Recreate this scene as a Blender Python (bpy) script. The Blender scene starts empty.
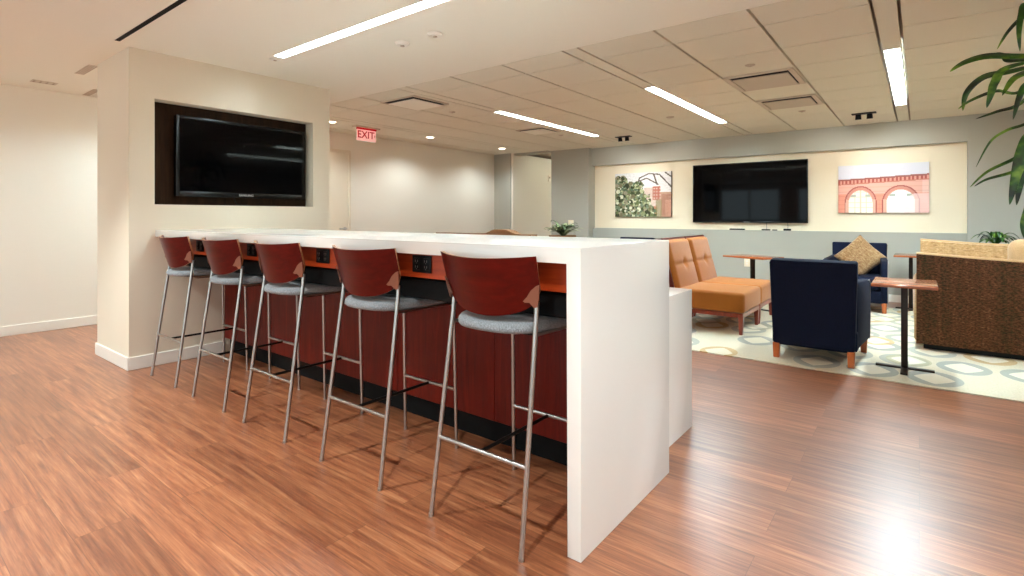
import bpy, bmesh, math, random
from mathutils import Vector, Matrix
random.seed(7)
scene = bpy.context.scene
COL = scene.collection
PI = math.pi

# ------------------------------------------------------------------ materials
def lin(c):
    c /= 255.0
    return c / 12.92 if c <= 0.04045 else ((c + 0.055) / 1.055) ** 2.4
def rgb(r, g, b): return (lin(r), lin(g), lin(b), 1.0)

def base_mat(name, col, rough=0.5, metal=0.0, spec=0.5, coat=0.0, sheen=0.0):
    m = bpy.data.materials.new(name); m.use_nodes = True
    b = m.node_tree.nodes['Principled BSDF']
    b.inputs['Base Color'].default_value = rgb(*col)
    b.inputs['Roughness'].default_value = rough
    b.inputs['Metallic'].default_value = metal
    b.inputs['Specular IOR Level'].default_value = spec
    b.inputs['Coat Weight'].default_value = coat
    b.inputs['Coat Roughness'].default_value = 0.12
    b.inputs['Sheen Weight'].default_value = sheen
    return m
def N(m, t, **kw):
    n = m.node_tree.nodes.new(t)
    for k, v in kw.items(): setattr(n, k, v)
    return n
def L(m, a, b): m.node_tree.links.new(a, b)
def bsdf(m): return m.node_tree.nodes['Principled BSDF']
def coords(m, scale=(1, 1, 1), kind='Object'):
    tc = N(m, 'ShaderNodeTexCoord'); mp = N(m, 'ShaderNodeMapping')
    mp.inputs['Scale'].default_value = scale
    L(m, tc.outputs[kind], mp.inputs['Vector']); return mp.outputs['Vector']
def noise(m, vec, scale, detail=3, rough=0.5, dist=0.0):
    n = N(m, 'ShaderNodeTexNoise'); n.inputs['Scale'].default_value = scale
    n.inputs['Detail'].default_value = detail; n.inputs['Roughness'].default_value = rough
    n.inputs['Distortion'].default_value = dist
    L(m, vec, n.inputs['Vector']); return n.outputs['Fac']
def ramp(m, fac, stops):
    r = N(m, 'ShaderNodeValToRGB'); el = r.color_ramp.elements
    while len(el) < len(stops): el.new(0.5)
    for e, (p, c) in zip(el, stops): e.position = p; e.color = rgb(*c)
    L(m, fac, r.inputs['Fac']); return r.outputs['Color']
def math_(m, op, a, b=None):
    n = N(m, 'ShaderNodeMath', operation=op)
    for i, v in enumerate((a, b)):
        if v is None: continue
        if isinstance(v, (int, float)): n.inputs[i].default_value = v
        else: L(m, v, n.inputs[i])
    return n.outputs[0]
def mix(m, fac, a, b, mode='MIX'):
    n = N(m, 'ShaderNodeMix', data_type='RGBA', blend_type=mode)
    if isinstance(fac, (int, float)): n.inputs['Factor'].default_value = fac
    else: L(m, fac, n.inputs['Factor'])
    for sock, v in ((n.inputs[6], a), (n.inputs[7], b)):
        if isinstance(v, tuple): sock.default_value = v
        else: L(m, v, sock)
    return n.outputs[2]
def bump(m, h, strength=0.1, dist=0.01):
    n = N(m, 'ShaderNodeBump'); n.inputs['Strength'].default_value = strength
    n.inputs['Distance'].default_value = dist
    L(m, h, n.inputs['Height']); L(m, n.outputs['Normal'], bsdf(m).inputs['Normal'])

def paint(name, col, rough=0.6):
    m = base_mat(name, col, rough, spec=0.3)
    bump(m, noise(m, coords(m), 220, 2), 0.04, 0.002); return m
def wood(name, dark, mid, light, axis='Z', rough=0.3, sc=1.0, coat=0.2):
    m = base_mat(name, mid, rough, coat=coat)
    s = {'X': (1.2, 14, 14), 'Y': (14, 1.2, 14), 'Z': (14, 14, 1.2)}[axis]
    v = coords(m, tuple(a * sc for a in s))
    f = noise(m, v, 2.2, 6, 0.6, 0.8)
    c = ramp(m, f, [(0.28, dark), (0.5, mid), (0.74, light)])
    L(m, c, bsdf(m).inputs['Base Color']); return m
def fabric(name, c1, c2, scale=260, rough=0.85, sheen=0.2):
    m = base_mat(name, c1, rough, spec=0.2, sheen=sheen)
    f = noise(m, coords(m), scale, 2, 0.7)
    L(m, ramp(m, f, [(0.3, c1), (0.7, c2)]), bsdf(m).inputs['Base Color'])
    bump(m, f, 0.25, 0.002); return m
def emit(name, col, strength):
    m = bpy.data.materials.new(name); m.use_nodes = True
    nt = m.node_tree; nt.nodes.remove(nt.nodes['Principled BSDF'])
    e = nt.nodes.new('ShaderNodeEmission'); e.inputs['Color'].default_value = rgb(*col)
    e.inputs['Strength'].default_value = strength
    nt.links.new(e.outputs[0], nt.nodes['Material Output'].inputs['Surface']); return m

M = {}
M['white_wall'] = paint('white_wall_paint', (236, 230, 218))
M['beige_wall'] = paint('beige_wall_paint', (228, 216, 196))
M['cream_wall'] = paint('cream_wall_paint', (240, 226, 200))
M['grey_wall'] = paint('grey_green_wall_paint', (174, 172, 161))
M['gypsum'] = paint('gypsum_ceiling_paint', (244, 240, 227), 0.7)
M['tile'] = base_mat('acoustic_tile', (228, 223, 207), 0.85, spec=0.15)
bump(M['tile'], noise(M['tile'], coords(M['tile']), 90, 4), 0.08, 0.003)
M['grid'] = base_mat('ceiling_grid_metal', (168, 150, 130), 0.7)
M['base_white'] = base_mat('white_baseboard', (238, 232, 222), 0.35)
M['quartz'] = base_mat('white_quartz', (240, 236, 230), 0.14, spec=0.5)
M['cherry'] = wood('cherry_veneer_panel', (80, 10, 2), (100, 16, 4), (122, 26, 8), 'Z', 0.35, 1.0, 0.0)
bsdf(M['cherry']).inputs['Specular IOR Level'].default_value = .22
M['apron'] = wood('cherry_apron', (146, 46, 14), (172, 62, 20), (190, 78, 28), 'X', 0.35, 1.0, 0.0)
M['plywood'] = wood('stool_back_veneer', (70, 4, 1), (82, 6, 2), (96, 10, 3), 'X', 0.3, 1.0, 0.0)
bsdf(M['plywood']).inputs['Specular IOR Level'].default_value = .22
M['ply_edge'] = wood('stool_plywood_edge', (150, 100, 64), (176, 126, 86), (198, 150, 108), 'X', 0.35, 2.0)
M['bracket'] = base_mat('bronze_bracket', (158, 116, 98), 0.35, 0.7)
M['steel'] = base_mat('satin_steel', (182, 178, 174), 0.3, 1.0)
M['steel_dark'] = base_mat('black_steel', (26, 22, 20), 0.4, 0.6)
M['seat_fab'] = fabric('grey_wool_seat', (92, 95, 99), (160, 164, 167), 260)
M['black_plastic'] = base_mat('black_plastic', (7, 7, 8), 0.4, spec=0.2)
M['black_void'] = base_mat('matte_black', (8, 7, 7), 0.7, spec=0.2)
M['slot_grey'] = base_mat('outlet_slot', (120, 116, 110), 0.4)
M['screen'] = base_mat('black_glass_screen', (2, 2, 3), 0.05, spec=0.12)
M['bezel'] = base_mat('gloss_black_bezel', (6, 6, 7), 0.25, spec=0.25)
M['niche'] = wood('dark_niche_lining', (30, 17, 8), (42, 25, 12), (54, 34, 18), 'Z', 0.8, 1.0, 0.0)
bsdf(M['niche']).inputs['Specular IOR Level'].default_value = .15
M['silver'] = base_mat('silver_lettering', (205, 205, 205), 0.3, 0.6)
M['orange_fab'] = fabric('orange_tan_fabric', (146, 82, 24), (172, 103, 38), 300)
M['orange_back'] = base_mat('oxblood_upholstery', (96, 22, 16), 0.4)
M['dark_red_wood'] = wood('dark_red_wood', (104, 30, 14), (130, 44, 20), (152, 62, 32), 'Z', 0.3)
M['orange_wood'] = wood('orange_wood_leg', (150, 70, 28), (180, 92, 42), (200, 114, 60), 'Z', 0.35)
M['navy'] = fabric('navy_wool', (3, 6, 18), (16, 26, 55), 380, 0.85, 0.0)
M['piping'] = base_mat('pale_piping', (158, 150, 150), 0.6)
M['table_wood'] = wood('table_veneer', (162, 88, 52), (170, 96, 58), (178, 102, 64), 'X', 0.2, 1.0, 0.4)
M['brown_metal'] = base_mat('dark_bronze_metal', (44, 32, 26), 0.4, 0.5)
M['tan_fab'] = fabric('tan_wool', (188, 150, 108), (214, 178, 134), 260)
M['brown_fab'] = fabric('brown_leather', (122, 84, 54), (146, 104, 70), 60, 0.5, 0.0)
M['leaf'] = base_mat('glossy_leaf', (46, 96, 24), 0.3)
_m = M['leaf']; _f = noise(_m, coords(_m, (3, 3, 3)), 3, 3)
L(_m, ramp(_m, _f, [(0.38, (14, 36, 12)), (0.52, (40, 88, 18)), (0.66, (122, 162, 48))]), bsdf(_m).inputs['Base Color'])
M['leaf_grey'] = base_mat('grey_green_leaf', (70, 92, 60), 0.4)
_m = M['leaf_grey']; _f = noise(_m, coords(_m), 9, 3)
L(_m, ramp(_m, _f, [(0.36, (34, 50, 28)), (0.5, (92, 112, 70)), (0.66, (176, 182, 132))]), bsdf(_m).inputs['Base Color'])
M['trunk'] = wood('plant_trunk', (70, 50, 32), (104, 80, 54), (134, 106, 74), 'Z', 0.8)
M['pot'] = base_mat('charcoal_pot', (52, 50, 48), 0.5)
M['wicker'] = wood('wicker_basket', (104, 70, 40), (140, 98, 60), (170, 126, 84), 'X', 0.7, 3.0, 0.0)
M['soil'] = base_mat('dark_soil', (42, 30, 22), 0.9)
M['plate'] = base_mat('ivory_plate', (240, 228, 202), 0.4)
M['vent_frame'] = base_mat('vent_frame_enamel', (206, 192, 174), 0.5)
M['vent_plaque'] = base_mat('vent_plaque_enamel', (196, 180, 162), 0.5)
M['led'] = emit('led_lens', (222, 247, 255), 84.0)
M['led_soft'] = emit('dimmed_led_lens', (222, 247, 255), 34.0)
M['fill_glow'] = emit('daylit_window', (224, 247, 255), 1.7)  # added fill glow for the unseen window panes
M['can'] = emit('downlight_lens', (255, 240, 214), 9.0)
M['exit_red'] = emit('exit_letter_red', (214, 20, 28), 0.4)
M['exit_face'] = base_mat('exit_panel_acrylic', (236, 176, 170), 0.25)
bsdf(M['exit_face']).inputs['Emission Color'].default_value = rgb(255, 196, 186)
bsdf(M['exit_face']).inputs['Emission Strength'].default_value = 0.3
M['door'] = paint('door_paint', (226, 214, 194), 0.45)

def floor_mat():
    m = base_mat('walnut_plank_floor', (130, 80, 56), 0.3, spec=0.5)
    tc = N(m, 'ShaderNodeTexCoord'); o = tc.outputs['Object']
    br = N(m, 'ShaderNodeTexBrick'); br.offset = 0.37; br.offset_frequency = 2
    br.inputs['Scale'].default_value = 1.0
    br.inputs['Brick Width'].default_value = 1.22; br.inputs['Row Height'].default_value = 0.178
    br.inputs['Mortar Size'].default_value = 0.0012; br.inputs['Mortar Smooth'].default_value = 0.3
    br.inputs['Bias'].default_value = 0.0
    br.inputs['Color1'].default_value = (0, 0, 0, 1); br.inputs['Color2'].default_value = (1, 1, 1, 1)
    br.inputs['Mortar'].default_value = (0.5, 0.5, 0.5, 1)
    L(m, o, br.inputs['Vector'])
    sep = N(m, 'ShaderNodeSeparateColor'); L(m, br.outputs['Color'], sep.inputs['Color'])
    # each plank shifts the grain
    va = N(m, 'ShaderNodeVectorMath', operation='MULTIPLY_ADD')
    cmb = N(m, 'ShaderNodeCombineXYZ')
    L(m, math_(m, 'MULTIPLY', sep.outputs[0], 7.3), cmb.inputs[0]); L(m, math_(m, 'MULTIPLY', sep.outputs[0], 3.1), cmb.inputs[1])
    L(m, o, va.inputs[0]); va.inputs[1].default_value = (0.8, 17.0, 1.0); L(m, cmb.outputs[0], va.inputs[2])
    f1 = noise(m, va.outputs[0], 2.4, 8, 0.62, 0.45)
    vb = N(m, 'ShaderNodeVectorMath', operation='MULTIPLY'); L(m, o, vb.inputs[0]); vb.inputs[1].default_value = (3.5, 90, 1)
    f2 = noise(m, vb.outputs[0], 2.0, 4, 0.6)
    fac = math_(m, 'ADD', math_(m, 'MULTIPLY', f1, 0.66), math_(m, 'MULTIPLY', f2, 0.34))
    c = ramp(m, fac, [(0.30, (90, 42, 25)), (0.45, (140, 81, 52)), (0.54, (165, 102, 66)), (0.70, (200, 142, 100))])
    plank = ramp(m, sep.outputs[0], [(0.0, (212, 206, 202)), (1.0, (255, 255, 255))])
    c = mix(m, 1.0, c, plank, 'MULTIPLY')
    c = mix(m, math_(m, 'MULTIPLY', br.outputs['Fac'], 0.55), c, rgb(58, 30, 18))
    L(m, c, bsdf(m).inputs['Base Color'])
    L(m, math_(m, 'ADD', math_(m, 'MULTIPLY', f2, 0.16), 0.25), bsdf(m).inputs['Roughness'])
    bsdf(m).inputs['Coat Weight'].default_value = 0.5; bsdf(m).inputs['Coat IOR'].default_value = 1.6; bsdf(m).inputs['Coat Roughness'].default_value = 0.42
    bump(m, f2, 0.10, 0.002)
    return m
M['floor'] = floor_mat()

def rug_mat():
    m = base_mat('cream_rug_with_rings', (222, 208, 180), 0.95, spec=0.1, sheen=0.1)
    tc = N(m, 'ShaderNodeTexCoord')
    def ring(offx, offy, cx, cy, a, b, r0, r1, seed):
        mp = N(m, 'ShaderNodeMapping'); mp.inputs['Location'].default_value = (offx, offy, 0)
        L(m, tc.outputs['Object'], mp.inputs['Vector'])
        s = N(m, 'ShaderNodeSeparateXYZ'); L(m, mp.outputs[0], s.inputs[0])
        ux = math_(m, 'DIVIDE', s.outputs[0], cx); uy = math_(m, 'DIVIDE', s.outputs[1], cy)
        iy = math_(m, 'FLOOR', uy)
        ux = math_(m, 'ADD', ux, math_(m, 'MULTIPLY', math_(m, 'MODULO', math_(m, 'ABSOLUTE', iy), 2.0), 0.5))
        ix = math_(m, 'FLOOR', ux)
        fx = math_(m, 'MULTIPLY', math_(m, 'SUBTRACT', math_(m, 'SUBTRACT', ux, ix), 0.5), cx / a)
        fy = math_(m, 'MULTIPLY', math_(m, 'SUBTRACT', math_(m, 'SUBTRACT', uy, iy), 0.5), cy / b)
        def dist(p): return math_(m, 'ADD', math_(m, 'POWER', math_(m, 'ABSOLUTE', fx), p), math_(m, 'POWER', math_(m, 'ABSOLUTE', fy), p))
        din = math_(m, 'GREATER_THAN', dist(1.2), r0); msk = math_(m, 'MULTIPLY', din, math_(m, 'LESS_THAN', dist(1.9), r1)); inn = math_(m, 'SUBTRACT', 1.0, din)
        cb = N(m, 'ShaderNodeCombineXYZ'); L(m, ix, cb.inputs[0]); L(m, iy, cb.inputs[1]); cb.inputs[2].default_value = seed
        wn = N(m, 'ShaderNodeTexWhiteNoise'); L(m, cb.outputs[0], wn.inputs['Vector'])
        return msk, inn, wn.outputs['Value']
    base = ramp(m, noise(m, tc.outputs['Object'], 90, 3), [(0.3, (200, 187, 162)), (0.7, (217, 205, 181))])
    c = base
    for (ox, oy, cx, cy, a, b, r0, r1, sd, cols, keep) in (
            (0.10, 0.08, 0.37, 0.47, 0.165, 0.215, 0.66, 1.0, 1.0, [(0.0, (132, 138, 136)), (0.42, (150, 152, 144)), (0.43, (176, 132, 68)), (0.7, (188, 148, 86)), (0.71, (120, 128, 132)), (1.0, (142, 146, 140))], 0.82),
            (0.33, 0.27, 0.52, 0.66, 0.15, 0.20, 0.72, 1.0, 5.0, [(0.0, (168, 160, 128)), (0.5, (150, 150, 140)), (0.51, (184, 144, 84)), (1.0, (196, 160, 104))], 0.5)):
        msk, inn, rnd = ring(ox, oy, cx, cy, a, b, r0, r1, sd)
        keepm = math_(m, 'LESS_THAN', rnd, keep)
        cc = ramp(m, math_(m, 'DIVIDE', rnd, keep), cols)
        c = mix(m, math_(m, 'MULTIPLY', math_(m, 'MULTIPLY', inn, keepm), 0.55), c, rgb(232, 221, 198))
        c = mix(m, math_(m, 'MULTIPLY', math_(m, 'MULTIPLY', msk, keepm), 0.7), c, cc)
    L(m, c, bsdf(m).inputs['Base Color'])
    bump(m, noise(m, tc.outputs['Object'], 400, 2), 0.3, 0.003)
    return m
M['rug'] = rug_mat()

def tweed(name, stops, dark):
    m = base_mat(name, stops[1][1], 0.9, spec=0.15, sheen=0.15)
    v1 = coords(m, (16, 3, 42)); v2 = coords(m, (26, 26, .5)); v3 = coords(m, (7, 7, .2))
    f = math_(m, 'ADD', math_(m, 'MULTIPLY', noise(m, v1, 1.6, 3, 0.7), 0.5), math_(m, 'ADD', math_(m, 'MULTIPLY', noise(m, v2, 1.3, 3, 0.7), 0.25), math_(m, 'MULTIPLY', noise(m, v3, 1.5, 2), 0.25)))
    c = ramp(m, f, stops)
    g = ramp(m, noise(m, v1, 3.1, 2, 0.6), [(0.42, dark), (0.56, (255, 255, 255))])
    c = mix(m, 0.75, c, g, 'MULTIPLY')
    L(m, c, bsdf(m).inputs['Base Color']); bump(m, f, 0.35, 0.003); return m
M['tweed'] = tweed('brown_tweed', [(0.38, (56, 50, 28)), (0.46, (92, 62, 38)), (0.53, (104, 62, 40)), (0.62, (134, 98, 64))], (120, 98, 80))
M['pillow_tweed'] = tweed('woven_tan_tweed', [(0.36, (132, 100, 68)), (0.46, (160, 124, 88)), (0.53, (174, 138, 100)), (0.64, (192, 158, 118))], (220, 204, 184))
M['tweed_light'] = tweed('striped_tan_tweed', [(0.36, (158, 128, 90)), (0.46, (184, 148, 106)), (0.53, (198, 162, 118)), (0.64, (212, 180, 136))], (226, 214, 196))

def print_mat(name):
    m = base_mat(name, (200, 200, 200), 0.6, spec=0.2)
    a = N(m, 'ShaderNodeAttribute', attribute_name='print'); L(m, a.outputs['Color'], bsdf(m).inputs['Base Color']); return m
M['print'] = print_mat('printed_canvas')
M['canvas_edge'] = base_mat('dark_canvas_edge', (70, 62, 52), 0.7)

# ------------------------------------------------------------------ mesh helpers
class MB:
    """collects geometry for ONE mesh; material slots by key"""
    def __init__(self): self.bm = bmesh.new(); self.mats = []
    def mi(self, k):
        if k not in self.mats: self.mats.append(k)
        return self.mats.index(k)
    def _tag(self, faces, k):
        i = self.mi(k)
        for f in faces: f.material_index = i
    def box(self, x0, x1, y0, y1, z0, z1, k, bev=0.0, seg=2, mat=None):
        vs = [self.bm.verts.new((x, y, z)) for x in (x0, x1) for y in (y0, y1) for z in (z0, z1)]
        q = [(0, 1, 3, 2), (4, 6, 7, 5), (0, 4, 5, 1), (2, 3, 7, 6), (0, 2, 6, 4), (1, 5, 7, 3)]
        fs = [self.bm.faces.new([vs[i] for i in f]) for f in q]
        self._tag(fs, k)
        if bev > 0:
            es = list({e for f in fs for e in f.edges})
            r = bmesh.ops.bevel(self.bm, geom=es, offset=bev, segments=seg, profile=0.5, affect='EDGES')
            vs = list({v for f in r['faces'] for v in f.verts} | {v for v in vs if v.is_valid})
            self._tag([f for f in r['faces']], k)
        if mat is not None:
            bmesh.ops.transform(self.bm, matrix=mat, verts=[v for v in vs if v.is_valid])
        return self
    def hexa(self, bottom, top, k, bev=0.0, seg=2):
        vs = [self.bm.verts.new(p) for p in bottom] + [self.bm.verts.new(p) for p in top]
        q = [(3, 2, 1, 0), (4, 5, 6, 7), (0, 1, 5, 4), (1, 2, 6, 5), (2, 3, 7, 6), (3, 0, 4, 7)]
        fs = [self.bm.faces.new([vs[i] for i in f]) for f in q]; self._tag(fs, k)
        if bev > 0:
            es = list({e for f in fs for e in f.edges})
            r = bmesh.ops.bevel(self.bm, geom=es, offset=bev, segments=seg, profile=0.5, affect='EDGES')
            self._tag(r['faces'], k)
        return self
    def tube(self, pts, r, k, n=12, caps=True):
        pts = [Vector(p) for p in pts]; rs = r if isinstance(r, (list, tuple)) else [r] * len(pts)
        rings = []; prev = None
        for i, p in enumerate(pts):
            d = (pts[min(i + 1, len(pts) - 1)] - pts[max(i - 1, 0)]).normalized()
            if prev is None:
                a = Vector((0, 0, 1)) if abs(d.z) < 0.9 else Vector((1, 0, 0))
                prev = d.cross(a).normalized()
            u = (prev - d * prev.dot(d)).normalized(); prev = u; w = d.cross(u)
            rings.append([self.bm.verts.new(p + (u * math.cos(2 * PI * j / n) + w * math.sin(2 * PI * j / n)) * rs[i]) for j in range(n)])
        fs = []
        for a, b in zip(rings, rings[1:]):
            for j in range(n): fs.append(self.bm.faces.new((a[j], a[(j + 1) % n], b[(j + 1) % n], b[j])))
        if caps: fs.append(self.bm.faces.new(list(reversed(rings[0])))); fs.append(self.bm.faces.new(rings[-1]))
        self._tag(fs, k); return self
    def lathe(self, prof, k, c=(0, 0, 0), n=28):
        rings = [[self.bm.verts.new((c[0] + r * math.cos(2 * PI * j / n), c[1] + r * math.sin(2 * PI * j / n), c[2] + z)) for j in range(n)] for r, z in prof]
        fs = []
        for a, b in zip(rings, rings[1:]):
            for j in range(n): fs.append(self.bm.faces.new((a[j], a[(j + 1) % n], b[(j + 1) % n], b[j])))
        fs.append(self.bm.faces.new(list(reversed(rings[0])))); fs.append(self.bm.faces.new(rings[-1]))
        self._tag(fs, k); return self
    def grid(self, fn, nu, nv, k, close_u=False):
        g = [[self.bm.verts.new(fn(i / (nu if close_u else nu - 1), j / (nv - 1))) for j in range(nv)] for i in range(nu)]
        fs = []
        for i in range(nu if close_u else nu - 1):
            for j in range(nv - 1):
                a = g[i]; b = g[(i + 1) % nu]
                fs.append(self.bm.faces.new((a[j], b[j], b[j + 1], a[j + 1])))
        self._tag(fs, k); return g
    def shell(self, fa, fb, nu, nv, ka, kb, krim):
        """two grids (front/back) closed by a rim"""
        A = self.grid(fa, nu, nv, ka); B = self.grid(fb, nu, nv, kb); fs = []
        def strip(p, q):
            for i in range(len(p) - 1): fs.append(self.bm.faces.new((p[i], p[i + 1], q[i + 1], q[i])))
        strip(A[0], B[0]); strip(A[-1], B[-1])
        strip([r[0] for r in A], [r[0] for r in B]); strip([r[-1] for r in A], [r[-1] for r in B])
        self._tag(fs, krim); return self
    def poly(self, pts, ext, k, bev=0.0):
        """polygon extruded by vector ext"""
        e = Vector(ext); a = [self.bm.verts.new(p) for p in pts]; b = [self.bm.verts.new(Vector(p) + e) for p in pts]
        fs = [self.bm.faces.new(list(reversed(a))), self.bm.faces.new(b)]
        n = len(pts)
        for i in range(n): fs.append(self.bm.faces.new((a[i], a[(i + 1) % n], b[(i + 1) % n], b[i])))
        self._tag(fs, k)
        if bev > 0:
            es = list({x for f in fs for x in f.edges})
            r = bmesh.ops.bevel(self.bm, geom=es, offset=bev, segments=2, profile=0.5, affect='EDGES'); self._tag(r['faces'], k)
        return self
    def build(self, name, parent=None, loc=None, smooth=True, angle=35):
        me = bpy.data.meshes.new(name)
        bmesh.ops.recalc_face_normals(self.bm, faces=self.bm.faces[:])
        self.bm.to_mesh(me); self.bm.free()
        for k in self.mats: me.materials.append(M[k])
        if smooth:
            me.polygons.foreach_set('use_smooth', [True] * len(me.polygons)); me.set_sharp_from_angle(angle=math.radians(angle))
        o = bpy.data.objects.new(name, me); COL.objects.link(o)
        if parent is not None: o.parent = parent
        if loc is not None: o.location = loc
        return o

def thing(name, label, cat, loc=(0, 0, 0), rz=0.0, group=None):
    o = bpy.data.objects.new(name, None); o.empty_display_size = 0.1; COL.objects.link(o)
    o.location = loc; o.rotation_euler = (0, 0, rz); tag(o, label, cat, group); return o
def tag(o, label, cat, group=None):
    o['label'] = label; o['category'] = cat
    if group: o['group'] = group
    return o
def struct(o): o['kind'] = 'structure'; return o
def copy_thing(o, loc=None, rz=None, label=None):
    c = o.copy(); COL.objects.link(c)
    if loc is not None: c.location = loc
    if rz is not None: c.rotation_euler = (0, 0, rz)
    if label: c['label'] = label
    def rec(src, dst):
        for ch in list(src.children):
            d = ch.copy(); COL.objects.link(d); d.parent = dst; rec(ch, d)
    rec(o, c); return c
def text_mesh(name, body, size, k, parent, mtx, extr=0.001, bold=0.0):
    cu = bpy.data.curves.new(name, 'FONT'); cu.body = body; cu.size = size; cu.extrude = extr; cu.offset = bold
    cu.align_x = 'CENTER'; cu.align_y = 'CENTER'
    t = bpy.data.objects.new(name + '_tmp', cu); COL.objects.link(t)
    dg = bpy.context.evaluated_depsgraph_get(); dg.update()
    me = bpy.data.meshes.new_from_object(t.evaluated_get(dg)); me.transform(mtx)
    bpy.data.objects.remove(t); me.materials.clear(); me.materials.append(M[k])
    o = bpy.data.objects.new(name, me); COL.objects.link(o); o.parent = parent; return o

# ------------------------------------------------------------------ camera (level camera with a lens shift)
TH = 0.6592
cam = bpy.data.cameras.new('camera'); co = bpy.data.objects.new('camera', cam); COL.objects.link(co)
co.location = (0, 0, 1.1787); co.rotation_euler = (PI / 2, 0, TH)
cam.sensor_width = 36.0; cam.lens = 525.63 / 1024 * 36.0; cam.shift_y = -(288 - 216.2) / 1024
cam.clip_start = 0.05; cam.clip_end = 60
scene.camera = co

# ------------------------------------------------------------------ room
C = 2.474                      # ceiling
XL, XR, YB, YF = -7.1, 5.0, 8.9, -4.2
struct(MB().box(XL - .2, XR + .2, YF - .2, 12.0, -0.1, 0, 'floor').build('floor', smooth=False))
b = MB()
GYP_HOLES = [(-6.48, -6.36, 1.9, 3.3), (-6.62, -6.52, -2.6, .10), (-4.12, -.35, 2.165, 2.265), (.9, 3.9, 2.165, 2.265), (.9, 3.9, .30, .40)]
yy = sorted({YF - .2, 3.5} | {h[2] for h in GYP_HOLES} | {h[3] for h in GYP_HOLES})
for ya, yb in zip(yy, yy[1:]):
    xa = XL - .2
    for h0, h1, h2, h3 in GYP_HOLES:
        if h2 <= ya + .001 and h3 >= yb - .001:
            if h0 - xa > .001: b.box(xa, h0, ya, yb, C, C + .072, 'gypsum')
            xa = h1
    b.box(xa, XR + .2, ya, yb, C, C + .072, 'gypsum')
b.box(XL - .2, XR + .2, YF - .2, 3.50, C + .073, C + .15, 'gypsum'); struct(b.build('ceiling', smooth=False))
# suspended tile ceiling: tiles with open joints under a backing
xs = []          # (x0, x1, is_channel)
for k in range(-4, 4):
    c0 = -0.235 + 1.98 * k; xs.append((c0, c0 + .135, True))
    w = (1.98 - .135) / 3
    if k == 0: xs += [(c0 + .135, c0 + .135 + 2 * w, False), (c0 + .135 + 2 * w, c0 + .135 + 3 * w, False)]
    else:
        for j in range(3): xs.append((c0 + .135 + w * j, c0 + .135 + w * (j + 1), False))
ys = [3.50] + [3.87 + .614 * i for i in range(9)] + [YB + .15]
lights_tile = [(-4.195, 5.03, 7.56), (-2.215, 5.03, 7.56), (-0.235, 5.03, 7.60), (1.745, 5.03, 7.56)]
b = MB(); b.box(XL - .2, XR + .2, 3.5, 12.0, C + .073, C + .15, 'grid')
for x0, x1, ch in xs:
    x0c, x1c = max(x0, XL - .2), min(x1, XR + .2)
    if x1c - x0c < .03: continue
    g = .010
    if ch:
        spans = [(3.5, YB + .15)]
        for lx, a, e in lights_tile:
            if abs(lx - x0) < .05: spans = [(3.5, a), (e, YB + .15)]
        for a, e in spans: b.box(x0c + g, x1c - g, a, e, C, C + .03, 'tile')
    else:
        for ya, yb in zip(ys, ys[1:]):
            if yb - ya < .02: continue
            b.box(x0c + g, x1c - g, ya + .006, yb - .006, C, C + .03, 'tile')
struct(b.build('ceiling', smooth=False))

struct(MB().box(XL - .2, XL, YF, 8.55, 0, C, 'white_wall').build('wall_left', smooth=False))
struct(MB().box(XR, XR + .2, YF, YB, 0, C, 'white_wall').build('wall_right', smooth=False))
FILL_WINS = [(-6.4, -4.2), (-3.6, -1.4), (-.8, 1.4), (2.0, 4.2)]  # windows invented behind the camera to fill the room with light
b = MB(); wx = XL - .2
for a, e in FILL_WINS: b.box(wx, a, YF - .2, YF, .45, 2.25, 'white_wall'); wx = e
b.box(wx, XR + .2, YF - .2, YF, .45, 2.25, 'white_wall')
b.box(XL - .2, XR + .2, YF - .2, YF, 0, .45, 'white_wall'); b.box(XL - .2, XR + .2, YF - .2, YF, 2.25, C, 'white_wall')
struct(b.build('wall_front', smooth=False))
for i, (a, e) in enumerate(FILL_WINS):
    f = MB(); t = .05
    for x0, x1, z0, z1 in ((a, a + t, .45, 2.25), (e - t, e, .45, 2.25), (a + t, e - t, .45, .45 + t), (a + t, e - t, 2.25 - t, 2.25), ((a + e) / 2 - .025, (a + e) / 2 + .025, .45 + t, 2.25 - t)):
        f.box(x0, x1, YF - .14, YF - .06, z0, z1, 'base_white')
    f = struct(f.build('fill_window_%d' % (i + 1), smooth=False))
    MB().box(a + t, e - t, YF - .13, YF - .12, .45 + t, 2.25 - t, 'fill_glow').build('fill_window_pane', f)
# back wall: stub, doorway header, pilaster, wainscot, cream recess, soffit, plain wall on the right
b = MB()
b.box(XL - .2, -6.665, 8.55, 8.575, 0, C, 'grey_wall'); b.box(-6.665, -5.79, 8.62, 8.8, 2.437, C, 'grey_wall')
b.box(-5.79, -4.95, 8.75, 9.3, 0, C, 'grey_wall')
b.box(-4.95, .49, 8.92, 9.3, 0, .957, 'grey_wall')
b.box(-4.95, .49, 9.0, 9.3, .957, 2.14, 'cream_wall')
b.box(-4.95, .49, 8.9, 9.3, 2.14, C, 'grey_wall')
b.box(.49, XR + .2, 8.88, 9.3, 0, C, 'grey_wall')
struct(b.build('wall_back', smooth=False))
b = MB(); b.box(XL - .2, -6.62, 8.58, 11.6, 0, C, 'white_wall'); b.box(-6.62, -5.4, 11.2, 11.6, 0, C, 'white_wall'); b.box(-5.6, -5.4, 9.3, 11.2, 0, C, 'white_wall')
struct(b.build('wall_corridor', smooth=False))
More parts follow.
